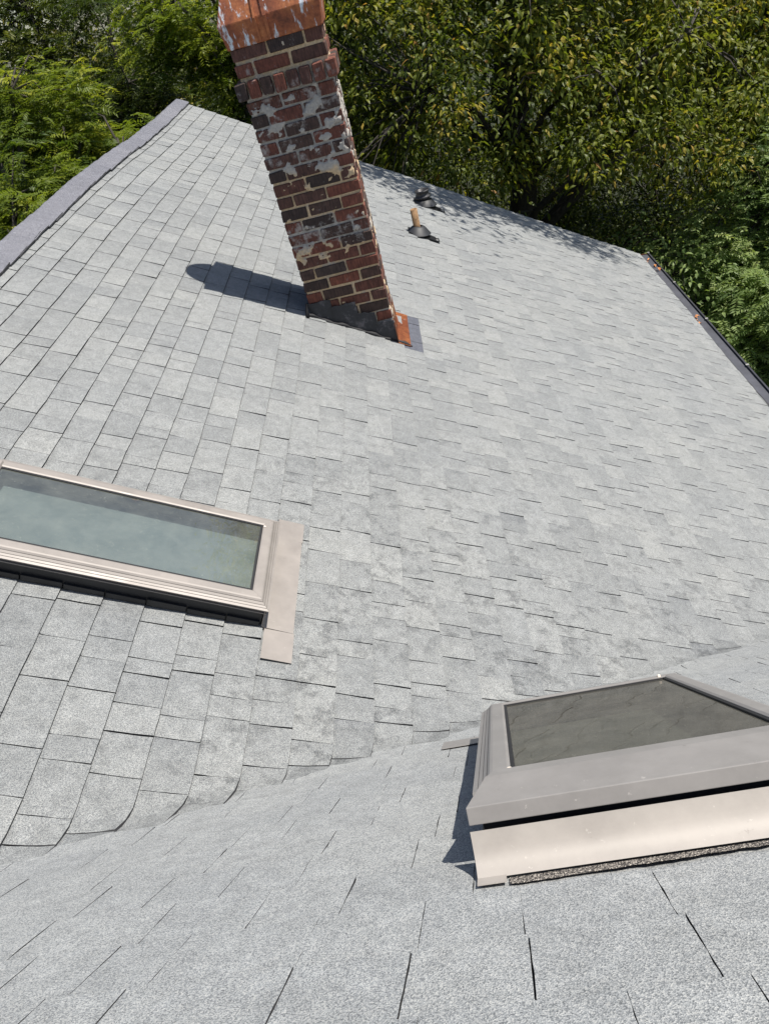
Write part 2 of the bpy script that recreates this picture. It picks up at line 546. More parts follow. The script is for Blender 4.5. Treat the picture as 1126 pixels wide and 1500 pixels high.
def tab_mesh(corners_fn, nu, nv, h0, h1, rag, tone, stain, curl, taper=None, out=(0.0, 0.0), groove_shade=0.0, grad=0.0):
    """corners_fn(u, s) -> plan x, y ; u along the course 0..1, s down the slope 0..1"""
    u = np.linspace(0, 1, nu + 1)
    s = np.linspace(0, 1, nv + 1) if not groove_shade else np.concatenate([[0.0, 0.075, 0.17], np.linspace(0.17, 1, nv)[1:]])
    nv = len(s) - 1
    U, S = np.meshgrid(u, s, indexing='ij')
    U2, S2 = U.copy(), S.copy()
    if rag:
        U2[0, :] += NP.normal(0, rag[0], nv + 1); U2[-1, :] += NP.normal(0, rag[0], nv + 1)
        S2[:, -1] += NP.normal(0, rag[1], nu + 1)
    x, y = corners_fn(U2, S2)
    lift = h0 + (h1 - h0) * S + curl[0] * (1 - U) * S ** 3 + curl[1] * U * S ** 3
    if taper is not None:
        lift = lift * np.clip(taper(x, y) / 0.09, 0.0, 1.0) - 0.0006 * (taper(x, y) < 0.02)
    top = surf(x, y, lift)
    xb, yb_ = corners_fn(U2 + np.where(U == 0, -out[0], np.where(U == 1, out[0], 0)), S2 + np.where(S == 1, out[1], 0))
    bot = surf(xb, yb_, np.full_like(lift, -0.006))
    ring = [(i, 0) for i in range(nu + 1)] + [(nu, j) for j in range(1, nv + 1)] + [(i, nv) for i in range(nu - 1, -1, -1)] + [(0, j) for j in range(nv - 1, 0, -1)]
    n = (nu + 1) * (nv + 1)
    V = np.concatenate([top.reshape(-1, 3), np.array([bot[i, j] for i, j in ring])])
    tv = tone + grad * (0.5 - U) - groove_shade * np.clip((0.17 - S) / 0.095, 0, 1)  # shadow groove below the upper butt, painted as a darker tone
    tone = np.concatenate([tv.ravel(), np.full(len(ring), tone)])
    tone = np.clip(tone, 0.17 if groove_shade else 0.0, 1.0)
    F, mi = [], []
    idx = lambda i, j: i * (nv + 1) + j
    for i in range(nu):
        for j in range(nv):
            F.append((idx(i, j), idx(i + 1, j), idx(i + 1, j + 1), idx(i, j + 1))); mi.append(0)
    for k in range(len(ring)):
        k2 = (k + 1) % len(ring)
        F.append((idx(*ring[k]), n + k, n + k2, idx(*ring[k2]))); mi.append(1)
    # make the top face up
    a, b, c = V[F[0][0]], V[F[0][1]], V[F[0][2]]
    if np.cross(b - a, c - a)[2] < 0:
        F = [f[::-1] for f in F]
    return V, F, mi, tone, stain

ROTM = np.array([CAM_X, CAM_DOWN, CAM_FWD])
def screen_size(V):
    c = (V - np.array([0, 0, CZ])) @ ROTM.T
    if (c[:, 2] < 0.05).any(): 
        return 0.0
    px = 563 + 1075.4 * c[:, 0] / c[:, 2]
    py = 750 + 1075.4 * c[:, 1] / c[:, 2]
    if px.max() < 0 or px.min() > 1126 or py.max() < 0 or py.min() > 1500:
        return 0.0
    px, py = np.clip(px, 0, 1126), np.clip(py, 0, 1500)
    return float((px.max() - px.min()) * (py.max() - py.min()))

def emit_tabs(tabs, parent, mat, limit=300):
    tabs.sort(key=lambda t: -screen_size(t[0]))
    for V, F, mi, tone, stain in tabs[:limit]:
        o = np_obj('shingle', V, F, [mat, M['edge']], midx=mi, attrs={'tone': tone, 'stain': np.full(len(V), stain)})
        under(o, parent)
    VV, FF, MI, TO, ST = [], [], [], [], []
    n = 0
    for V, F, mi, tone, stain in tabs[limit:]:
        VV.append(V); FF += [tuple(i + n for i in f) for f in F]; MI += mi
        TO.append(tone); ST.append(np.full(len(V), stain)); n += len(V)
    o = np_obj('shingle_field', np.concatenate(VV), FF, [mat, M['edge']], midx=MI, attrs={'tone': np.concatenate(TO), 'stain': np.concatenate(ST)})
    tag(under(o, parent), kind='stuff')

def tone_of():
    r = RNG.random()
    if r < 0.07: return RNG.uniform(0.2, 0.35)
    return min(1.0, max(0.32, RNG.gauss(0.56, 0.18)))

# main slope courses (course lines run away from the camera)
tabs = []
CH = (-0.815, -0.275, 4.945, 5.425)
SK1 = (-0.975, 0.235, 1.935, 2.47)           # left skylight a0, a1, b0, b1
SK2 = (-0.10, 0.52, 1.235, 2.36)            # near skylight x0, x1, q0, q1
i = math.floor((A_R - 0.0887) / EXP_R) + 1
while True:
    a1 = 0.0887 + i * EXP_R
    a0 = a1 - EXP_R
    i += 1
    if a0 > a_eave(10.5): break
    b = y_valley(ax((a0 + a1) / 2)) - RNG.uniform(0.0, 0.3) - 0.2
    raised = RNG.random() < 0.5
    extend = RNG.choice((0.07, 0.09, 0.14))
    da = RNG.gauss(0, 0.0015)
    while b < 10.7:
        w = RNG.choice((RNG.uniform(0.06, 0.12), RNG.uniform(0.11, 0.19), RNG.uniform(0.15, 0.26)))
        c0, c1 = b, b + w
        b = c1
        raised = not raised if RNG.random() < 0.85 else raised
        ac, bc = (a0 + a1) / 2, (c0 + c1) / 2
        yv = y_valley(ax(a0 - 0.02))
        if c1 < yv - extend + 0.03 or c0 > b_end(ac) - 0.02: continue
        if SK1[0] + 0.03 < a0 and a1 < SK1[1] - 0.03 and SK1[2] + 0.03 < c0 and c1 < SK1[3] - 0.03: continue
        gap = RNG.choice((0.0009, 0.0012, 0.0017, 0.0022))
        near = bc < 3.2
        valley = c0 < yv + 0.35
        def fn(U, S, a0=a0, a1=a1, c0=c0, c1=c1, gap=gap, da=da, extend=extend):
            a = a0 - 0.012 + (a1 + da - a0 + 0.012) * S
            bb = c0 + gap + (c1 - c0 - 2 * gap) * U
            bb = np.maximum(bb, y_valley(ax(a)) - extend + 0.02 * np.sin(a * 9))
            bb = np.minimum(bb, b_end(a))
            a = np.maximum(np.minimum(a, a_eave(bb) + 0.012), A_R)
            return ax(a), bb
        t = 0.0052 + (0.0028 if raised else 0.0) + RNG.uniform(0, 0.0012)
        curl = (RNG.uniform(0, 0.0015), RNG.uniform(0, 0.0015))
        if RNG.random() < 0.03: curl = (RNG.uniform(0.002, 0.005), RNG.uniform(0.001, 0.005))
        nu, nv = (4, 4) if valley else ((3, 3) if near else (1, 2))
        tone = tone_of()
        px = ax(ac)
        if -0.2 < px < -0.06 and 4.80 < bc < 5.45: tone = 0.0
        stain = max(0.0, min(1.0, (4.4 - bc) / 1.8)) * RNG.choice((0.3, 0.7, 1.0, 1.0))
        if px < -1.0: stain *= 0.5
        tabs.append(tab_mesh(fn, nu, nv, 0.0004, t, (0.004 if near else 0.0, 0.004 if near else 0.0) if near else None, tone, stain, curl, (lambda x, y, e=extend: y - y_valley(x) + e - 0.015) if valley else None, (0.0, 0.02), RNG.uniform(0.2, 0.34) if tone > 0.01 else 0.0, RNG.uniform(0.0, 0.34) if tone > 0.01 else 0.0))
n_main = len(tabs)
emit_tabs(tabs, slope_main, M['shingle'])

# near slope courses (horizontal, butts facing down and away from the camera)
tabs = []
q1 = 0.826 - 12 * EXP_Q
while q1 < 6.2:
    q0 = q1 - EXP_Q
    x = max(x_valley(qy(q0 - 0.02)), -3.2) - 0.3 - RNG.uniform(0, 0.25)
    extend = RNG.choice((-0.03, -0.01, 0.005))
    while x < 3.2:
        w = RNG.uniform(0.11, 0.25)
        c0, c1 = x, x + w
        x = c1
        xc, qc = (c0 + c1) / 2, (q0 + q1) / 2
        xv = max(x_valley(qy(q0 - 0.02)), -3.2)
        if c1 < xv - extend + 0.03: continue
        if SK2[0] + 0.03 < c0 and c1 < SK2[1] - 0.03 and SK2[2] + 0.03 < q0 and q1 < SK2[3] - 0.03: continue
        gap = RNG.choice((0.0004, 0.0006, 0.0009, 0.0012, 0.0013))
        vis = qc > 0.55 and xc < 1.6
        def fn(U, S, q0=q0, q1=q1, c0=c0, c1=c1, gap=gap, extend=extend):
            q = q0 - 0.01 + (q1 - q0 + 0.01) * S
            xx = c0 + gap + (c1 - c0 - 2 * gap) * U
            xx = np.maximum(xx, np.maximum(x_valley(qy(q)), -3.2) - extend + 0.015 * np.sin(q * 11))
            return xx, qy(q)
        t = 0.0046 + RNG.choice((0, 0.0007, 0.0013))
        nu, nv = (5, 7) if vis and qc < 1.9 else ((4, 3) if vis else (1, 1))
        tabs.append(tab_mesh(fn, nu, nv, 0.0006, t, (0.0022, 0.004) if vis else None, min(1.0, tone_of() * 0.5 + 0.5), RNG.choice((0, 0, 0, 0.15)), (RNG.uniform(0, 0.001), RNG.uniform(0, 0.001)), lambda x, y, e=extend: x - np.maximum(x_valley(y), -3.2) + e - 0.012, (0.0, 0.0), RNG.uniform(0.25, 0.4) if vis else 0.0, RNG.uniform(-0.2, 0.2) if vis else 0.0))  # tones raised as well, standing in for sunlight on this slope
    q1 += EXP_Q
n_near = len(tabs)
emit_tabs(tabs, slope_near, M['shingle_brightened'])
print('tabs', n_main, n_near)

# the slope beyond the ridge, fascia boards and walls
XR = ax(A_R)
ZR = z_r(XR) + CZ
bm = bmesh.new()
def back(x, y, up=0.0): return Vector((x, y, ZR + (x - XR) * math.tan(PR) + up))
f = [bm.verts.new(back(XR, 0.0)), bm.verts.new(back(XR, b_end(A_R))), bm.verts.new(back(XR - 4.6, b_end(A_R))), bm.verts.new(back(XR - 4.6, 0.0))]
bm.faces.new(f)
o = bm_obj('roof_slope', bm, M['shingle'])
o['label'] = 'far roof slope hidden behind the ridge'
under(o, house)
cap = empty('ridge_cap', (XR, 5, ZR))
cap['label'] = 'bluish grey shingle capping along the ridge'
bpy.context.view_layer.update()
under(cap, house)
bpy.context.view_layer.update()
y = b_end(A_R) - 0.13
k = 0
while y > 2.0:
    L = 0.30
    ws = []
    W = 0.158 + RNG.uniform(-0.004, 0.004)
    offs = RNG.uniform(-0.005, 0.005)
    prof = []
    for s in np.linspace(-1, 1, 15):
        d = abs(s) * W
        drop = math.sqrt(d * d + 0.03 ** 2) - 0.03
        prof.append((s * W, drop))
    V, F, mi = [], [], []
    rows = ((0.0, 0.004), (0.15, 0.008), (L, 0.0125))
    for ty, lift in rows:
        yy = min(y - 0.155 + ty, b_end(A_R) + 0.012)
        zt = float(surf_z(np.array(XR), np.array(yy)))
        for (d, drop) in prof:
            V.append((XR + d * CP + offs, yy, zt + lift + 0.004 - drop * SP + RNG.gauss(0, 0.0009)))
    m_ = len(prof)
    for r in range(2):
        for c in range(m_ - 1):
            F.append((r * m_ + c, r * m_ + c + 1, (r + 1) * m_ + c + 1, (r + 1) * m_ + c)); mi.append(0)
    nb = len(V)
    ring = [(r, m_ - 1) for r in range(3)] + [(2, c) for c in range(m_ - 2, -1, -1)] + [(r, 0) for r in (1, 0)] + [(0, c) for c in range(1, m_ - 1)]
    for (r, c) in ring:
        p = V[r * m_ + c]
        V.append((p[0], p[1], p[2] - 0.008))
    for q_ in range(len(ring)):
        q2 = (q_ + 1) % len(ring)
        F.append((ring[q_][0] * m_ + ring[q_][1], nb + q_, nb + q2, ring[q2][0] * m_ + ring[q2][1])); mi.append(1)
    V = np.array(V)
    o = np_obj('cap_shingle', V, F, [M['cap'], M['edge']], midx=mi, attrs={'tone': np.full(len(V), RNG.uniform(0.35, 0.75)), 'stain': np.full(len(V), 0.2)})
    under(o, cap)
    y -= 0.143
    k += 1

# walls below (gable end and eave side), rake board
bm = bmesh.new()
yb = 10.05
zl = z_r(ax(a_eave(9.0)) - 0.35) + CZ
for ya, y2 in ((yb - 0.15, yb),):
    prof = [(ax(a_eave(9.0)) - 0.35, zl - 0.12), (XR, ZR - 0.14), (XR - 4.3, ZR - 4.3 * math.tan(PR) - 0.14), (XR - 4.3, 0), (ax(a_eave(9.0)) - 0.35, 0)]
    prism_bm(bm, prof, ya, y2, lambda u, w, t: Vector((u, t, w)))
o = bm_obj('wall', bm, M['wall']); under(o, house)
bm = bmesh.new()
xe = ax(a_eave(6.0)) - 0.32
box_bm(bm, (xe - 0.15, 1.0, 0), (xe, yb - 0.152, z_r(xe) + CZ - 0.14))
o = bm_obj('wall', bm, M['wall']); under(o, house)
bm = bmesh.new()
pts = [pt_r(a_, b_end(a_) - 0.005) for a_ in (A_R, a_eave(10.4))]
vs = []
for p in pts:
    for dy in (-0.025, 0.0):
        for dz in (-0.012, -0.17):
            vs.append(bm.verts.new(p + Vector((0, dy, dz))))
for f in ((0, 1, 3, 2), (4, 6, 7, 5), (0, 4, 5, 1), (2, 3, 7, 6), (0, 2, 6, 4), (1, 5, 7, 3)):
    bm.faces.new([vs[j] for j in f])
o = bm_obj('rake_board', bm, M['wall']); under(o, house)

# ------------------------------------------------------------------ gutter along the eave
E0 = pt_r(a_eave(1.2 * H), 1.2 * H)
E1 = pt_r(a_eave(5.13 * H), 5.13 * H)
gut = empty('gutter', tuple((E0 + E1) / 2), label='long dark metal gutter along the right hand eave', cat='gutter')
bpy.context.view_layer.update()
ed = (E1 - E0).normalized()
eo = Vector((ed.y, -ed.x, 0)).normalized()
GL = (E1 - E0).length + 0.03
def gx(u, w, t): return E0 + ed * t + eo * u + Vector((0, 0, w))
bm = bmesh.new()
prof = [(-0.022, -0.012), (-0.022, -0.120), (0.105, -0.120), (0.122, -0.06), (0.138, -0.052), (0.138, -0.040), (0.125, -0.043), (-0.016, -0.036), (-0.016, -0.012)]
prism_bm(bm, prof, 0.0, GL, gx)
trough = under(bm_obj('trough', bm, M['gutter']), gut)
bm = bmesh.new()
prism_bm(bm, [(0.139, -0.050), (0.146, -0.050), (0.146, -0.022), (0.130, -0.022), (0.130, -0.028), (0.139, -0.028)], 0.0, GL + 0.004, gx)
under(bm_obj('rolled_lip', bm, M['gutter_lip']), gut)
bm = bmesh.new()
prism_bm(bm, [(-0.010, -0.034), (0.128, -0.040), (0.128, -0.026), (-0.010, -0.022)], GL - 0.006, GL - 0.003, gx)
under(bm_obj('end_cap', bm, M['copper']), gut)
for t in np.arange(0.6, GL, 1.24):
    bm = bmesh.new()
    prism_bm(bm, [(0.124, -0.0205), (0.150, -0.0205), (0.150, -0.048), (0.153, -0.048), (0.153, -0.0175), (0.124, -0.0175)], t, t + 0.030, gx)
    under(bm_obj('hanger', bm, M['steel']), gut)

# ------------------------------------------------------------------ chimney
chim = empty('chimney', ((CH[0] + CH[1]) / 2, 5.18, z_r(-0.55) + CZ), label='leaning looking red brick chimney with rusted metal cap standing on the main roof', cat='chimney')
chim['label'] = 'weathered red brick chimney with rusted metal cap standing on the main roof'
bpy.context.view_layer.update()
def brick(lo, hi, b=0.004):
    bm = bmesh.new()
    j = lambda s: RNG.uniform(-s, s)
    vs = box_bm(bm, lo, hi)
    for v in vs:
        v.co += Vector((j(0.0035), j(0.0035), j(0.0035)))
    o = bm_obj('brick', bm, M['brick'], bevel=b, segs=1)
    return under(o, chim)
PITCH, BH, BL, BJ, BD = 0.0800, 0.0655, 0.205, 0.0145, 0.098
def run(x0, x1, off):
    """brick spans along a face of length x1 - x0"""
    out = []
    x = x0 - off
    while x < x1 - 0.004:
        s, e = max(x, x0), min(x + BL, x1)
        if e - s > 0.035: out.append((s, e))
        x += BL + BJ
    if out and x1 - out[-1][1] < 0.04 and out[-1][1] < x1: out[-1] = (out[-1][0], x1)
    return out
X0, X1, Y0, Y1 = CH
def course(zb, hgt, row, grow=0.0):
    x0, x1, y0, y1 = X0 - grow, X1 + grow, Y0 - grow, Y1 + grow
    zb += CZ
    j = lambda: RNG.gauss(0, 0.0022)
    offs = (0.0, 0.105, 0.0, 0.11, 0.035, 0.10)[row % 6]
    even = row % 2 == 0
    fx = (x0, x1) if even else (x0, x1)
    for s, e in run(fx[0], fx[1], offs):
        d = j(); brick((s, y0 + d, zb), (e, y0 + BD, zb + hgt))
        d = j(); brick((s, y1 - BD, zb), (e, y1 + d, zb + hgt))
    for s, e in run(y0 + BD + BJ, y1 - BD - BJ, 0.105 - offs if offs < 0.105 else 0.0):
        d = j(); brick((x1 - BD, s, zb), (x1 + d, e, zb + hgt))
        d = j(); brick((x0 + d, s, zb), (x0 + BD, e, zb + hgt))
ztop = -0.245
for r in range(2):
    course(ztop - 0.010 - (r + 1) * PITCH + BJ, BH, r)
# projecting course of bricks set on edge
zc0 = ztop - 0.010 - 2 * PITCH - 0.098
g = 0.034
nb = 8
wb = (X1 - X0 + 2 * g + 0.012) / nb
for k in range(nb):
    for (ya, y2) in ((Y0 - g, Y0 + 0.09), (Y1 - 0.09, Y1 + g)):
        d = RNG.gauss(0, 0.003)
        brick((X0 - g + k * wb, ya + d, zc0 + CZ), (X0 - g + (k + 1) * wb - 0.012, y2 + d, zc0 + 0.092 + CZ), 0.006)
for k in range(4):
    wy = (Y1 - Y0 - 0.18) / 4
    for (xa, x2) in ((X0 - g, X0 + 0.09), (X1 - 0.09, X1 + g)):
        brick((xa, Y0 + 0.096 + k * wy, zc0 + CZ), (x2, Y0 + 0.09 + (k + 1) * wy - 0.006, zc0 + 0.092 + CZ), 0.006)
z = zc0 - PITCH
row = 2
while z > -2.36:
    course(z, BH, row)
    z -= PITCH
    row += 1
bm = bmesh.new()
ins = 0.012
box_bm(bm, (X0 + ins, Y0 + ins, -2.5 + CZ), (X1 - ins, Y1 - ins, ztop + CZ + 0.01))
bmesh.ops.subdivide_edges(bm, edges=list(bm.edges), cuts=22, use_grid_fill=True)
for v in bm.verts:
    v.co += Vector((RNG.gauss(0, 0.0012), RNG.gauss(0, 0.0012), 0))
under(bm_obj('mortar', bm, M['mortar'], smooth=True), chim)
from mathutils import noise as mnoise
def smear_zone(zz):
    def hat(z0, z1, f): return max(0.0, min(1.0, (zz - z0) / f, (z1 - zz) / f))
    return 0.23 * hat(-1.10, -0.50, 0.08) + 0.23 * hat(-1.56, -1.36, 0.05) + 0.20 * hat(-2.30, -1.95, 0.06) + 0.05 * hat(-0.5, -0.2, 0.05)
def mortar_face(fixed, u0, u1, along_x, sgn):
    nu_, nv_ = 64, 240
    V, F = [], []
    for i_ in range(nu_ + 1):
        u = u0 + (u1 - u0) * i_ / nu_
        for j_ in range(nv_ + 1):
            zz = -2.42 + (ztop + 2.42) * j_ / nv_
            q_ = Vector((u * 11, zz * 15, fixed * 3))
            nz = mnoise.fractal(q_, 0.9, 2.1, 4)
            k = max(0.0, nz * 0.55 + smear_zone(zz) - 0.285)
            d = -0.0095 + 0.0018 * mnoise.noise(Vector((u * 60, zz * 60, 3))) + min(0.0145, k * 0.13)
            if i_ in (0, nu_): d = min(d, -0.0095)
            V.append((u, fixed + sgn * d, zz + CZ) if along_x else (fixed + sgn * d, u, zz + CZ))
    for i_ in range(nu_):
        for j_ in range(nv_):
            a_ = i_ * (nv_ + 1) + j_
            F.append((a_, a_ + nv_ + 1, a_ + nv_ + 2, a_ + 1))
    under(np_obj('mortar', V, F, M['mortar'], smooth=True), chim)
mortar_face(Y0, X0 + 0.009, X1 - 0.009, True, -1)
mortar_face(X1, Y0 + 0.009, Y1 - 0.009, False, 1)
# metal cap: skirt, hipped top, flue, dome
capo = empty('cap', ((X0 + X1) / 2, (Y0 + Y1) / 2, ztop + CZ))
bpy.context.view_layer.update()
under(capo, chim)
bpy.context.view_layer.update()
cx, cy = (X0 + X1) / 2, (Y0 + Y1) / 2
hx, hy = (X1 - X0) / 2, (Y1 - Y0) / 2
def ringpts(gx_, gy_, z): return [Vector((cx + sx * gx_, cy + sy * gy_, z + CZ)) for sx, sy in ((-1, -1), (1, -1), (1, 1), (-1, 1))]
bm = bmesh.new()
levels = [(hx + 0.006, hy + 0.006, ztop - 0.012), (hx + 0.009, hy + 0.009, ztop - 0.010), (hx + 0.026, hy + 0.026, -0.135), (hx * 0.62, hy * 0.66, 0.17), (0.17, 0.17, 0.20)]
rings = [[bm.verts.new(p) for p in ringpts(*l)] for l in levels]
for a_, b_ in zip(rings[:-1], rings[1:]):
    for k in range(4):
        bm.faces.new((a_[k], a_[(k + 1) % 4], b_[(k + 1) % 4], b_[k]))
bm.faces.new(rings[-1])
bm.faces.new(rings[0][::-1])
under(bm_obj('skirt', bm, M['rust'], bevel=0.003, segs=1), capo)
def rib(xb, w, side=-1):
    bm = bmesh.new()
    path = [Vector((xb, cy - hy - 0.010, ztop - 0.008 + CZ)), Vector((xb, cy - hy - 0.028, -0.137 + CZ)), Vector((xb * 0.70 + cx * 0.30, cy - hy * 0.66 - 0.002, 0.17 + CZ))]
    rows = []
    for p in path:
        rows.append([bm.verts.new(p + Vector((dx, dy, 0))) for dx, dy in ((-w, 0.012), (-w, -0.009), (w, -0.009), (w, 0.012))])
    for a_, b_ in zip(rows[:-1], rows[1:]):
        for k in range(4):
            bm.faces.new((a_[k], a_[(k + 1) % 4], b_[(k + 1) % 4], b_[k]))
    bm.faces.new(rows[0][::-1]); bm.faces.new(rows[-1])
    under(bm_obj('standing_seam', bm, M['rust']), capo)
rib(-0.625, 0.006)
rib(-0.567, 0.009)
V, F = [], []
prof = [(0.165, 0.18), (0.165, 0.38), (0.185, 0.40), (0.185, 0.46), (0.17, 0.54), (0.12, 0.61), (0.05, 0.645), (0.0, 0.65)]
for r_, z_ in prof:
    for k in range(24):
        t = 2 * math.pi * k / 24
        V.append((cx + r_ * math.cos(t), cy + r_ * math.sin(t), z_ + CZ))
for i_ in range(len(prof) - 1):
    for k in range(24):
        k2 = (k + 1) % 24
        F.append((i_ * 24 + k, i_ * 24 + k2, (i_ + 1) * 24 + k2, (i_ + 1) * 24 + k))
under(np_obj('flue_hood', V, F, M['rust'], smooth=True), capo)

# tarred step flashing on the face towards the camera
YF = Y0 - 0.006
def plane_z(x): return z_r(x) + CZ
def face_piece(name, pts, mat, y=YF, th=0.005):
    bm = bmesh.new()
    prism_bm(bm, pts, y - th, y, lambda u, w, t: Vector((u, t, w)))
    return under(bm_obj(name, bm, mat), chim)
zf = plane_z
steps = [(-0.822, -0.665, zf(-0.822) + 0.105, zf(-0.822) + 0.095), (-0.672, -0.50, zf(-0.672) + 0.135, zf(-0.672) + 0.128), (-0.508, -0.385, zf(-0.508) + 0.150, zf(-0.508) + 0.120), (-0.392, -0.268, zf(-0.392) + 0.115, zf(-0.392) + 0.105)]
for k, (xa, xb, za, zb2) in enumerate(steps):
    pts = [(xa, zf(xa) - 0.03), (xb, zf(xb) - 0.03)]
    n = 5
    for s in range(n + 1):
        u = 1 - s / n
        pts.append((xa + (xb - xa) * u, za + (zb2 - za) * u + RNG.gauss(0, 0.004)))
    face_piece('step_flashing', pts, M['tar'], y=YF - 0.0028 * k)
# tar bead where the flashing meets the shingles
path = []
for s in np.linspace(0, 1, 26):
    x = -0.845 + (0.66) * s
    p = surf(np.array(x), np.array(Y0 - 0.022 + 0.006 * math.sin(s * 17)), np.array(0.006 + 0.004 * math.sin(s * 23)))
    path.append(tuple(p))
V, F = tube(path, [0.012 + 0.005 * math.sin(k * 1.7) for k in range(26)], 8)
under(np_obj('tar_bead', V, F, M['gasket'], smooth=True), chim)
# curled corner of tar paper at the upper left of the base
V, F = tube([(-0.825, Y0 - 0.03, zf(-0.825) + 0.11), (-0.836, Y0 - 0.035, zf(-0.836) + 0.06), (-0.838, Y0 - 0.05, zf(-0.838) + 0.015), (-0.846, Y0 - 0.065, zf(-0.846) + 0.012)], [0.006, 0.012, 0.014, 0.006], 6)
under(np_obj('curled_flashing', V, F, M['gasket'], smooth=True), chim)
# rusted apron on the downhill side
bm = bmesh.new()
rows = []
for (dx, up) in ((0.004, 0.16), (0.006, 0.012), (0.035, 0.012), (0.085, 0.010)):
    x = X1 + dx
    zz_ = plane_z(x) + up if up > 0.1 else plane_z(x) + 0.016
    rows.append([bm.verts.new(Vector((x, y_, zz_ + RNG.gauss(0, 0.001)))) for y_ in np.linspace(Y0 - 0.045, Y1 + 0.05, 6)])
for a_, b_ in zip(rows[:-1], rows[1:]):
    for k in range(5):
        bm.faces.new((a_[k], a_[k + 1], b_[k + 1], b_[k]))
bmesh.ops.solidify(bm, geom=list(bm.faces), thickness=0.003)
o = under(bm_obj('apron_flashing', bm, M['copper']), chim)
o['label'] = 'rusty orange apron flashing on the downhill side'

# ------------------------------------------------------------------ skylights
def skylight(label, P, w, l, clad, clad_side, glass, shade, apron_mat, group, floor):
    """P(s, t, up): s across 0..w, t down the slope 0..l"""
    root = empty('skylight', tuple(P(w / 2, l / 2, 0)), label=label, cat='skylight', group=group)
    bpy.context.view_layer.update()
    def part(name, bm, mat, parent=root, bevel=0.0, **kw):
        o = bm_obj(name, bm, mat, bevel=bevel, **kw)
        return under(o, parent)
    TH = 0.124                      # top of the frame above the shingles
    # curb: four black walls
    bm = bmesh.new()
    c = 0.014
    for lo, hi in (((c, c, -0.004), (w - c, c + 0.02, 0.099)), ((c, l - c - 0.02, -0.004), (w - c, l - c, 0.099)), ((c, c + 0.02, -0.004), (c + 0.02, l - c - 0.02, 0.099)), ((w - c - 0.02, c + 0.02, -0.004), (w - c, l - c - 0.02, 0.099))):
        box_bm(bm, lo, hi, lambda p: P(p.x, p.y, p.z))
    part('curb', bm, M['black'])
    for s0, s1 in ((0.001, 0.0145), (w - 0.0145, w - 0.001)):
        bm = bmesh.new()
        box_bm(bm, (s0, 0.03, 0.082), (s1, l - 0.004, 0.0852), lambda p: P(p.x, p.y, p.z))
        part('drip_strip', bm, clad_side)
    # frame cladding: side profile swept along; u inward from the outer edge, up
    side = [(0.0, 0.096), (0.0, 0.1005), (0.009, 0.1035), (0.0095, 0.1015), (0.0105, 0.105), (0.018, 0.1085), (0.0185, 0.1065), (0.0195, 0.110), (0.027, 0.115), (0.0275, 0.113), (0.0285, 0.117), (0.034, 0.122), (0.040, 0.1235), (0.066, 0.1245), (0.072, 0.1215), (0.072, 0.096)]
    head = [(-0.020, 0.080), (-0.022, 0.108), (0.075, 0.1295), (0.115, 0.1305), (0.122, 0.122), (0.122, 0.084)]
    ts, te = 0.10, l + 0.002
    bm = bmesh.new()
    prism_bm(bm, side, ts, te, lambda u, z_, t: P(u, t - (u if t == te else 0.0), z_))
    part('side_cladding', bm, clad_side)
    bm = bmesh.new()
    prism_bm(bm, side, ts, te, lambda u, z_, t: P(w - u, t - (u if t == te else 0.0), z_))
    part('side_cladding', bm, clad_side)
    bm = bmesh.new()
    prism_bm(bm, side, 0.0005, w - 0.0005, lambda u, z_, t: P(t + (u if t < 0.1 else -u), te - u, z_))
    part('sill_cladding', bm, clad_side)
    bm = bmesh.new()
    # hood with mitred ends
    a_ = [bm.verts.new(P(-0.006 + max(0.0, u) * 0.45, u, z_)) for u, z_ in head]
    b_ = [bm.verts.new(P(w + 0.006 - max(0.0, u) * 0.45, u, z_)) for u, z_ in head]
    n = len(head)
    for k in range(n):
        bm.faces.new((a_[k], a_[(k + 1) % n], b_[(k + 1) % n], b_[k]))
    bm.faces.new(a_[::-1]); bm.faces.new(b_)
    part('head_cladding', bm, clad, bevel=0.0015, segs=2)
    # gasket, glass
    g0, g1, gt0, gt1 = 0.072, w - 0.072, 0.122, l - 0.072
    for lo, hi in (((g0, gt0, 0.092), (g0 + 0.008, gt1, 0.1205)), ((g1 - 0.008, gt0, 0.092), (g1, gt1, 0.1205)), ((g0 + 0.008, gt1 - 0.008, 0.092), (g1 - 0.008, gt1, 0.1200))):
        bm = bmesh.new()
        box_bm(bm, lo, hi, lambda p: P(p.x, p.y, p.z))
        part('gasket', bm, M['gasket'])
    bm = bmesh.new()
    bm.faces.new([bm.verts.new(P(s, t, 0.1165)) for s, t in ((g0 + 0.002, gt0 + 0.001), (g1 - 0.002, gt0 + 0.001), (g1 - 0.002, gt1 - 0.002), (g0 + 0.002, gt1 - 0.002))])
    part('glass_pane', bm, glass)
    bm = bmesh.new()
    box_bm(bm, (0.044, 0.044, 0.030), (w - 0.044, l - 0.046, 0.036), lambda p: P(p.x, p.y, p.z))
    part('blind', bm, shade)
    # flashing: head apron, sill apron, side strips
    bm = bmesh.new()
    cur = [(-0.050, 0.010), (-0.041, 0.0165), (-0.0345, 0.0235), (-0.030, 0.032), (-0.0275, 0.041), (-0.0265, 0.050), (-0.0255, 0.0610), (-0.025, 0.0725)]
    prof = cur + [(u + 0.003, z_ - 0.0012) for u, z_ in cur[::-1]]
    prism_bm(bm, prof, -0.006, w + 0.006, lambda u, z_, t: P(t, u, z_))
    part('head_flashing', bm, apron_mat, smooth=True).data.set_sharp_from_angle(angle=rad(40))
    for s0, s1 in ((-0.006, 0.038), (w - 0.038, w + 0.006)):
        bm = bmesh.new()
        box_bm(bm, (s0, -0.075, 0.0095), (s1, -0.049, 0.0115), lambda p: P(p.x, p.y, p.z))
        part('flashing_tab', bm, apron_mat)
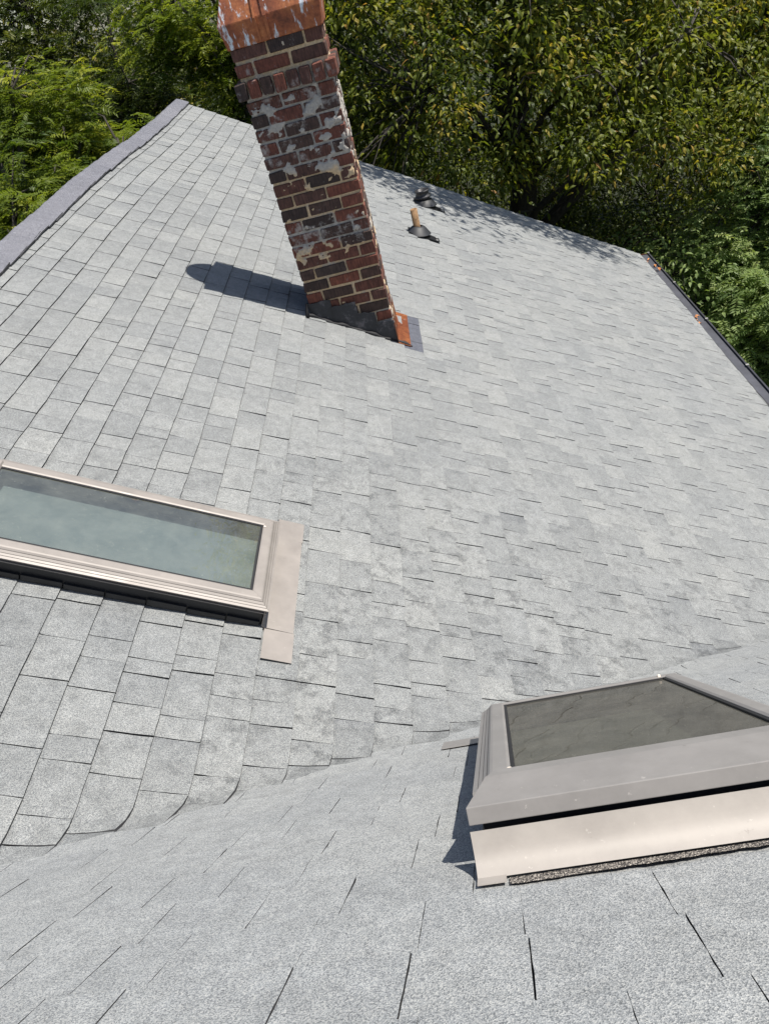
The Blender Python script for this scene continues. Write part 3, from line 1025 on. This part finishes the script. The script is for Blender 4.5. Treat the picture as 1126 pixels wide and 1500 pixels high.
    bm = bmesh.new()
    prof = [(l - 0.010, 0.094), (l - 0.006, 0.024), (l + 0.004, 0.0165), (l + 0.115, 0.0125), (l + 0.115, 0.0105), (l + 0.002, 0.0125), (l - 0.009, 0.020), (l - 0.0125, 0.094)]
    prism_bm(bm, prof, 0.0, w, lambda u, z_, t: P(t, u, z_))
    part('sill_flashing', bm, clad_side)
    for s0, s1 in ((-0.145, -0.001), (w + 0.001, w + 0.13)):
        bm = bmesh.new()
        box_bm(bm, (s0, l + 0.004, 0.0105), (s1, l + 0.118, 0.0125), lambda p: P(p.x, p.y, p.z))
        part('sill_corner_flashing', bm, clad_side)
    for s0, s1 in ((0.004, 0.0145), (w - 0.0145, w - 0.004)):
        t = 0.06
        while t < l - 0.06:
            bm = bmesh.new()
            box_bm(bm, (s0, t, 0.0085), (s1, min(t + 0.139, l - 0.02), 0.030 + RNG.uniform(0, 0.008)), lambda p: P(p.x, p.y, p.z))
            part('side_flashing', bm, M['black'])
            t += 0.1443
    # pale screw clips at the corners of the glass
    for s, t in ((g0 - 0.006, gt0 - 0.004), (g1 - 0.02, gt1 + 0.004)):
        bm = bmesh.new()
        box_bm(bm, (s, t, 0.119), (s + 0.009, t + 0.008, 0.130), lambda p: P(p.x, p.y, p.z))
        part('clip', bm, M['clip'], bevel=0.003)
    return root

sk1 = skylight('skylight with pale blue green glass at the left edge, below the ridge', lambda s, t, up: pt_r(SK1[0] + t, SK1[2] + s, up), SK1[3] - SK1[2], SK1[1] - SK1[0], M['tan'], M['tan'], M['glass'], M['shade'], M['apron'], 'skylights set in the roof', M['olive'])
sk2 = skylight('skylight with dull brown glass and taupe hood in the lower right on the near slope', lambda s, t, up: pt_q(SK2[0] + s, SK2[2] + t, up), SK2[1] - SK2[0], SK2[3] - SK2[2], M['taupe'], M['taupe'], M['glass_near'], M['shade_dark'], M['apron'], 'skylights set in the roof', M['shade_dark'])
# worn dark strip of shingle above the near skylight
V, F = [], []
xs = np.linspace(-0.058, 0.56, 60)
for k, x in enumerate(xs):
    V.append(tuple(pt_q(x, SK2[2] - 0.049, 0.0065)))
    V.append(tuple(pt_q(x, SK2[2] - 0.078 + 0.012 * (x / 0.4) + RNG.gauss(0, 0.0012), 0.0072)))
for k in range(59):
    F.append((2 * k, 2 * k + 1, 2 * k + 3, 2 * k + 2))
o = np_obj('worn_shingle_strip', V, F, M['strip'], attrs={'tone': np.full(len(V), 0.6), 'stain': np.zeros(len(V))})
under(o, slope_near)
o['label'] = 'dark worn strip of shingle above the near skylight'

# ------------------------------------------------------------------ vent pipes
def lathe(prof, seg, org, axis=Vector((0, 0, 1))):
    q_ = axis.to_track_quat('Z', 'Y').to_matrix()
    V, F = [], []
    for r_, z_ in prof:
        for k in range(seg):
            t = 2 * math.pi * k / seg
            V.append(tuple(Vector(org) + q_ @ Vector((r_ * math.cos(t), r_ * math.sin(t), z_))))
    for i_ in range(len(prof) - 1):
        for k in range(seg):
            k2 = (k + 1) % seg
            F.append((i_ * seg + k, i_ * seg + k2, (i_ + 1) * seg + k2, (i_ + 1) * seg + k))
    return V, F
NR = Vector((SP, 0, CP))
def vent(label, a, b, boot, pipe, pmat, flange):
    o_ = pt_r(a, b, 0.010)
    root = empty('vent_pipe', tuple(o_), label=label, cat='vent pipe', group='vent pipes near the far rake')
    bpy.context.view_layer.update()
    V, F = lathe(boot, 20, o_, (NR + Vector((0, 0, 1.2))).normalized())
    under(np_obj('rubber_boot', V, F, M['rubber'], smooth=True), root)
    V, F = lathe(pipe, 20, o_ + Vector((0, 0, 0.02)))
    under(np_obj('pipe', V, F, pmat, smooth=True), root)
    bm = bmesh.new()
    fa0, fa1, fb, lift = flange
    n = 6
    top = []
    for i_ in range(n + 1):
        u = i_ / n
        aa_ = a + fa0 + (fa1 - fa0) * u
        wdt = fb * (1.0 - 0.25 * u)
        top.append([bm.verts.new(pt_r(aa_, b + s * wdt - 0.05 * u * u, 0.012 + lift * u * u * (1.0 if s < 0 else 0.4))) for s in (-1, 0, 1)])
    for i_ in range(n):
        for k in range(2):
            bm.faces.new((top[i_][k], top[i_ + 1][k], top[i_ + 1][k + 1], top[i_][k + 1]))
    bmesh.ops.solidify(bm, geom=list(bm.faces), thickness=0.004)
    under(bm_obj('flange', bm, M['rubber']), root)
    for s in (-0.5, 0.5):
        p = pt_r(a + fa1 - 0.03, b + s * fb * 0.75 - 0.045, 0.012 + lift * 0.8 + 0.004)
        V, F = lathe([(0.0, 0.004), (0.012, 0.003), (0.014, 0.0)], 8, p, NR)
        under(np_obj('nail_head', V, F, M['steel']), root)
    return root
vent('wide black vent pipe with collar, nearest the far rake in tree shade', 0.705 * H, 4.505 * H, [(0.15, 0.0), (0.145, 0.008), (0.10, 0.055), (0.085, 0.062)], [(0.078, 0.0), (0.078, 0.055), (0.098, 0.06), (0.098, 0.078), (0.076, 0.082), (0.076, 0.125), (0.086, 0.128), (0.086, 0.143), (0.066, 0.143), (0.062, 0.05), (0.0, 0.05)], M['pipe_iron'], (-0.13, 0.25, 0.12, 0.006))
vent('thin rusty brown vent pipe in a black rubber boot, nearer the chimney', 0.622 * H, 3.862 * H, [(0.135, 0.0), (0.13, 0.006), (0.075, 0.06), (0.066, 0.066), (0.042, 0.072)], [(0.036, 0.0), (0.036, 0.225), (0.031, 0.225), (0.030, 0.12), (0.0, 0.12)], M['rust_pipe'], (-0.11, 0.23, 0.10, 0.006))

# ------------------------------------------------------------------ trees
def unit(v): return v / np.maximum(np.linalg.norm(v, axis=-1, keepdims=True), 1e-9)

def leaf_arrays(P, D, U, L, W, tone, bend=0.15, fold=0.18):
    """ovate folded leaves of seven points, six triangles"""
    D = unit(D)
    S = unit(np.cross(D, U))
    Nn = np.cross(S, D)
    L, W = L[:, None], W[:, None]
    b = P
    m = P + D * L * 0.48 + Nn * L * bend * 0.4
    t = P + D * L - Nn * L * bend
    r1 = P + D * L * 0.28 - S * W * 0.5 + Nn * W * fold
    l1 = P + D * L * 0.28 + S * W * 0.5 + Nn * W * fold
    r2 = P + D * L * 0.66 - S * W * 0.36 + Nn * (W * fold * 0.7 - L * bend * 0.25)
    l2 = P + D * L * 0.66 + S * W * 0.36 + Nn * (W * fold * 0.7 - L * bend * 0.25)
    n = len(P)
    V = np.stack([b, r1, r2, t, l2, l1, m], 1).reshape(-1, 3)
    i = np.arange(n)[:, None] * 7
    F = np.concatenate([i + np.array([f]) for f in ((0, 1, 6), (1, 2, 6), (2, 3, 6), (3, 4, 6), (4, 5, 6), (5, 0, 6))], 0)
    return V, F, np.repeat(tone, 7)

def leaflet_arrays(P, D, U, L, W, tone, bend=0.12):
    """slim four-point leaflets"""
    D = unit(D)
    S = unit(np.cross(D, U))
    Nn = np.cross(S, D)
    L, W = L[:, None], W[:, None]
    V = np.stack([P, P + D * L * 0.42 - S * W * 0.5, P + D * L - Nn * L * bend, P + D * L * 0.42 + S * W * 0.5], 1).reshape(-1, 3)
    i = np.arange(len(P))[:, None] * 4
    F = np.concatenate([i + np.array([[0, 1, 2]]), i + np.array([[0, 2, 3]])], 0)
    return V, F, np.repeat(tone, 4)

def crown_points(ells, n, rng, shell=0.55):
    out = []
    vol = np.array([e[3] * e[4] * e[5] for e in ells]) ** (2 / 3)
    cnt = np.maximum(1, (n * vol / vol.sum()).astype(int))
    for e, c in zip(ells, cnt):
        d = unit(rng.normal(size=(c, 3)))
        r = rng.uniform(0, 1, c) ** (1 / 3 * (1 - shell) + 0.06)
        lump = 0.86 + 0.16 * np.sin(d[:, 0] * 5 + e[0]) * np.sin(d[:, 1] * 6 + e[1]) + 0.10 * np.sin(d[:, 2] * 7 + 2 * d[:, 0] * 5)
        out.append(np.array(e[:3]) + d * np.array(e[3:]) * (r * lump)[:, None])
    return np.concatenate(out)

def make_tree(name, label, base, ells, nclump, per, kind, mat, seed, leaf=(0.15, 0.06), group=None, spread=0.42, trunk_r=0.22, cat='tree', zmin=0.3, yellow=0.0):
    rng = np.random.default_rng(seed)
    rr = random.Random(seed)
    root = empty(name, (base[0], base[1], 0), label=label, cat=cat, group=group)
    bpy.context.view_layer.update()
    C = np.array(ells)[:, :3].mean(0)
    top = max(e[2] + 0.55 * e[5] for e in ells)
    # trunk
    npt = 9
    path = []
    for i_ in range(npt):
        t = i_ / (npt - 1)
        path.append(np.array([base[0] + (C[0] - base[0]) * t + rr.gauss(0, 0.08) * (t > 0), base[1] + (C[1] - base[1]) * t + rr.gauss(0, 0.08) * (t > 0), top * t]))
    TV, TF = [], []
    def add(path, radii, seg=7):
        V, F = tube([tuple(p) for p in path], radii, seg)
        o = len(TV)
        TV.extend(tuple(v) for v in V)
        TF.extend(tuple(j + o for j in f) for f in F)
    add(path, [trunk_r * (1.25 - 1.1 * i_ / (npt - 1)) for i_ in range(npt)], 9)
    clumps = crown_points(ells, nclump, rng)
    clumps = clumps[clumps[:, 2] > zmin]
    nodes = [p for p in path[2:]]
    nl = 16
    far = clumps[rng.permutation(len(clumps))[:nl]]
    for c in far:
        st = path[max(2, min(npt - 2, int(c[2] / top * (npt - 1) * 0.75)))]
        mid = (st + c) / 2 + np.array([rr.gauss(0, 0.25), rr.gauss(0, 0.25), 0.25 + rr.gauss(0, 0.2)])
        q = (mid + c) / 2 + np.array([0, 0, 0.1])
        seq = [st, (st * 0.6 + mid * 0.4), mid, q, c]
        add(seq, [trunk_r * f for f in (0.42, 0.34, 0.24, 0.14, 0.06)], 6)
        nodes += seq[1:]
    nodes = np.array(nodes)
    for c in clumps:
        d = np.linalg.norm(nodes - c, axis=1)
        s = nodes[d.argmin()]
        mid = (s + c) / 2 + np.array([0, 0, 0.12]) + rng.normal(0, 0.08, 3)
        add([s, mid, c], [0.022, 0.014, 0.006], 4)
    under(np_obj('trunk', TV, TF, M['bark'], smooth=True), root)
    # leaves
    n = len(clumps)
    ctone = rng.normal(0.45, 0.2, n)
    csz = rng.uniform(0.7, 1.25, n)
    if kind == 'broad':
        ci = np.repeat(np.arange(n), per)
        off = rng.normal(size=(len(ci), 3)) * np.array([1, 1, 0.75]) * spread * csz[ci][:, None]
        P = clumps[ci] + off
        D = unit(off * np.array([1, 1, 0.3])) * 0.7 + np.array([0, 0, -0.42]) + rng.normal(0, 0.35, (len(ci), 3))
        U = np.array([0, 0, 1.0]) + rng.normal(0, 0.45, (len(ci), 3))
        L = leaf[0] * rng.uniform(0.65, 1.3, len(ci))
        W = leaf[1] * rng.uniform(0.75, 1.3, len(ci))
        tone = np.clip(ctone[ci] + rng.normal(0, 0.16, len(ci)), 0, 0.9)
        if yellow:
            k = rng.random(len(ci)) < yellow * (0.3 + 1.4 * (rng.random(n)[ci] > 0.6))
            tone[k] = rng.uniform(0.84, 1.0, k.sum())
    else:                                    # feather leaves: leaflets in two rows on an arching stalk
        ci = np.repeat(np.arange(n), per)
        m = len(ci)
        off = rng.normal(size=(m, 3)) * np.array([1, 1, 0.55]) * spread * 0.55 * csz[ci][:, None]
        B0 = clumps[ci] + off
        az = rng.uniform(0, 2 * np.pi, m)
        outw = unit(np.stack([np.cos(az), np.sin(az), rng.uniform(-0.1, 0.5, m)], 1) + 0.5 * unit(off))
        RL = leaf[0] * rng.uniform(0.7, 1.25, m)
        k = 8
        tt_ = (np.arange(k) + 1.2) / (k + 0.4)
        ctr = B0[:, None, :] + outw[:, None, :] * (RL[:, None] * tt_)[:, :, None]
        ctr[:, :, 2] -= (RL[:, None] * 0.42 * tt_ ** 2)
        sd = unit(np.cross(outw, np.array([0, 0, 1.0]) + rng.normal(0, 0.25, (m, 3))))
        PP, DD, UU, LL, WW, TT = [], [], [], [], [], []
        tl = np.clip(ctone[ci] + rng.normal(0, 0.14, m), 0, 1)
        for s in (-1, 1):
            P = ctr.reshape(-1, 3)
            D = (np.repeat(sd * s, k, 0) + np.repeat(outw, k, 0) * 0.55 + np.array([0, 0, -0.25]) + rng.normal(0, 0.12, (m * k, 3)))
            PP.append(P); DD.append(D)
            UU.append(np.array([0, 0, 1.0]) + rng.normal(0, 0.3, (m * k, 3)))
            sz = np.repeat(RL, k) * np.tile(0.34 - 0.12 * np.abs(tt_ - 0.45), m)
            LL.append(sz); WW.append(sz * leaf[1]); TT.append(np.repeat(tl, k))
        P, D, U, L, W, tone = (np.concatenate(t) for t in (PP, DD, UU, LL, WW, TT))
    keep = P[:, 2] > 0.05
    # nothing grows through the house
    inside = (P[:, 0] > XR - 4.7) & (P[:, 0] < 3.3) & (P[:, 1] < 10.62) & (P[:, 2] < CZ + 0.6)
    lowroof = P[:, 2] < CZ + np.where(P[:, 0] > XR, z_r(P[:, 0]), z_r(XR) + (P[:, 0] - XR) * math.tan(PR)) + 0.35
    keep &= ~(inside & lowroof)
    P, D, U, L, W, tone = (t[keep] for t in (P, D, U, L, W, tone))
    V, F, T = leaf_arrays(P, D, U, L, W, tone) if kind == 'broad' else leaflet_arrays(P, D, U, L, W, tone)
    under(np_obj('crown', V, F, mat, attrs={'tone': T}), root)
    return len(F)

NT = 0
LEFT_PUFFS = [(-4.75, 11.6, 7.75, 0.9, 0.95, 0.75), (-4.25, 11.3, 7.0, 0.85, 0.9, 0.8), (-4.6, 9.6, 7.05, 0.85, 0.95, 0.8), (-3.95, 12.0, 6.7, 0.75, 0.8, 0.6), (-5.4, 10.4, 4.9, 1.7, 1.8, 1.3), (-6.0, 11.6, 7.6, 0.9, 1.0, 0.8)]
NT += make_tree('broadleaf_tree', 'tall dark tree with drooping yellowing leaves behind the vent pipes', (2.0, 16.0), [(1.6, 16.6, 9.8, 3.4, 2.6, 3.4), (0.1, 14.9, 7.7, 2.3, 1.9, 1.9), (3.6, 14.8, 7.4, 2.4, 2.0, 2.0), (1.9, 13.4, 5.9, 2.2, 1.7, 1.7), (4.9, 13.7, 5.2, 1.8, 1.7, 1.7), (-0.9, 13.6, 5.4, 1.6, 1.6, 1.7), (2.5, 10.15, 10.9, 1.5, 1.0, 0.8), (4.7, 10.5, 11.2, 1.9, 0.7, 0.8)], 470, 125, 'broad', M['leaf_big'], 3, (0.125, 0.05), 'trees behind the house', 0.29, 0.3, yellow=0.045)
NT += make_tree('broadleaf_tree', 'yellow tinged tree at the top right corner above the gutter end', (7.4, 16.5), [(6.6, 16.6, 7.8, 2.8, 2.4, 3.2), (7.8, 15.5, 5.0, 2.6, 2.2, 2.2), (6.0, 14.9, 5.4, 1.6, 1.5, 1.5), (6.3, 15.4, 15.4, 1.8, 1.6, 2.4), (5.9, 15.2, 15.6, 1.3, 1.2, 1.8), (6.5, 15.0, 14.6, 1.5, 1.2, 1.8)], 430, 105, 'broad', M['leaf_big'], 4, (0.115, 0.047), 'trees behind the house', 0.33, 0.22, yellow=0.10)
NT += make_tree('feathery_tree', 'bright green feathery leaved tree at the right beyond the gutter', (6.9, 11.6), [(4.9, 12.2, 1.9, 1.2, 1.3, 0.55), (5.5, 12.9, 2.8, 1.2, 1.2, 0.55), (6.1, 12.0, 2.6, 1.3, 1.5, 0.6), (6.4, 13.5, 3.8, 1.3, 1.2, 0.6), (7.2, 12.6, 3.6, 1.4, 1.5, 0.6), (7.6, 13.8, 4.8, 1.5, 1.3, 0.6), (5.3, 11.0, 1.2, 1.1, 1.1, 0.5), (6.6, 10.8, 1.9, 1.3, 1.3, 0.55)], 280, 40, 'feather', M['leaf_fresh'], 5, (0.31, 0.30), 'trees behind the house', 0.5, 0.14)
NT += make_tree('feathery_tree', 'yellow green feathery tree bulging beside the ridge at the left edge', (-6.0, 10.6), LEFT_PUFFS, 210, 40, 'feather', M['leaf_pin'], 6, (0.25, 0.30), 'trees behind the house', 0.33, 0.16)
NT += make_tree('feathery_tree', 'sunlit feathery tree just left of the chimney cap', (-2.4, 16.0), [(-3.2, 15.3, 8.3, 1.0, 0.9, 0.9), (-2.3, 15.4, 8.2, 0.9, 0.9, 1.1), (-2.3, 15.2, 6.4, 1.0, 1.2, 1.2), (-1.9, 14.8, 4.6, 1.4, 1.4, 2.0)], 170, 40, 'feather', M['leaf_pin'], 7, (0.28, 0.32), 'trees behind the house', 0.4, 0.15)
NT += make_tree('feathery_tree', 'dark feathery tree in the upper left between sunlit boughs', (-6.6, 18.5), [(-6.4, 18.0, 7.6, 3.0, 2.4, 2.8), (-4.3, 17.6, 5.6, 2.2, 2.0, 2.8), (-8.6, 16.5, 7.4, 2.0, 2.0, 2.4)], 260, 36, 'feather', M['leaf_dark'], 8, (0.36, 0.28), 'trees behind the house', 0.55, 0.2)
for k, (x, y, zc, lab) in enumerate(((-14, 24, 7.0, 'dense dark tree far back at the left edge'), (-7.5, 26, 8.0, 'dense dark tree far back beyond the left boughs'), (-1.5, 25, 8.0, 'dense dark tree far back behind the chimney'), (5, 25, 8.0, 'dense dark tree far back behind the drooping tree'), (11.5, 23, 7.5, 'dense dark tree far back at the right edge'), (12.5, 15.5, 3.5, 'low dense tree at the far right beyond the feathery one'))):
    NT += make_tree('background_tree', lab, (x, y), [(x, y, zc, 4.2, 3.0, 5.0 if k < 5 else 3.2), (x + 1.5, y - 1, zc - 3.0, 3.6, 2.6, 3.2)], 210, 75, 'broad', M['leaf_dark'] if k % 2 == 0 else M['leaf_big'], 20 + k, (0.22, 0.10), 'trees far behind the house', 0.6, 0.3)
for k, (x, y, z_, r_, lab) in enumerate(((4.2, 13.0, 1.6, 1.9, 'leafy bush below the gutter end'), (8.6, 14.0, 1.6, 2.2, 'leafy bush beneath the yellow tinged tree'), (0.6, 12.6, 1.8, 2.0, 'leafy bush below the far rake'), (-4.6, 13.5, 2.2, 2.2, 'leafy bush below the ridge end'), (1.5, 19.5, 2.4, 3.4, 'broad dark bush in the shade behind the drooping tree'), (6.5, 20.5, 2.4, 3.6, 'broad dark bush in the shade at the far right'), (-3.5, 20.5, 2.4, 3.4, 'broad dark bush in the shade behind the chimney'), (3.2, 16.8, 2.0, 2.4, 'dark bush at the foot of the drooping tree'))):
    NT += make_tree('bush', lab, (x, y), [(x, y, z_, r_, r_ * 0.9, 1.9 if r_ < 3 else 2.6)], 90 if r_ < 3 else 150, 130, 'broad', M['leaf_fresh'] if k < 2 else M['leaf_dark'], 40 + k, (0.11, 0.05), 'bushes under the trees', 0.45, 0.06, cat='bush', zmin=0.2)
print('leaf triangles', NT)

# ------------------------------------------------------------------ fallen leaves in the gutter
def dry_leaf(t, u, label, sz=0.07):
    p = gx(u, -0.034, t)
    V, F, T = leaf_arrays(np.array([tuple(p)]), np.array([[RNG.uniform(-1, 1), RNG.uniform(-1, 1), 0.25]]), np.array([[0.1, 0, 1.0]]), np.array([sz]), np.array([sz * 0.6]), np.array([1.0]), 0.3, 0.5)
    V = np.concatenate([V, V - np.array([0, 0, 0.0015])])
    F = np.concatenate([F, F[:, ::-1] + 7])
    o = np_obj('dry_leaf', V, F, M['leaf_dry'])
    tag(o, label, 'leaf', 'dry leaves in the gutter')
for k in range(9):
    dry_leaf(GL - 0.10 - RNG.uniform(0, 0.65), RNG.uniform(-0.02, 0.10), 'small dry orange leaf in the heap at the far end of the gutter', RNG.uniform(0.045, 0.075))
for k in range(4):
    dry_leaf(GL - 2.35 - RNG.uniform(0, 0.22), RNG.uniform(0.02, 0.11), 'curled orange leaf caught on the gutter lip partway along', RNG.uniform(0.045, 0.075))
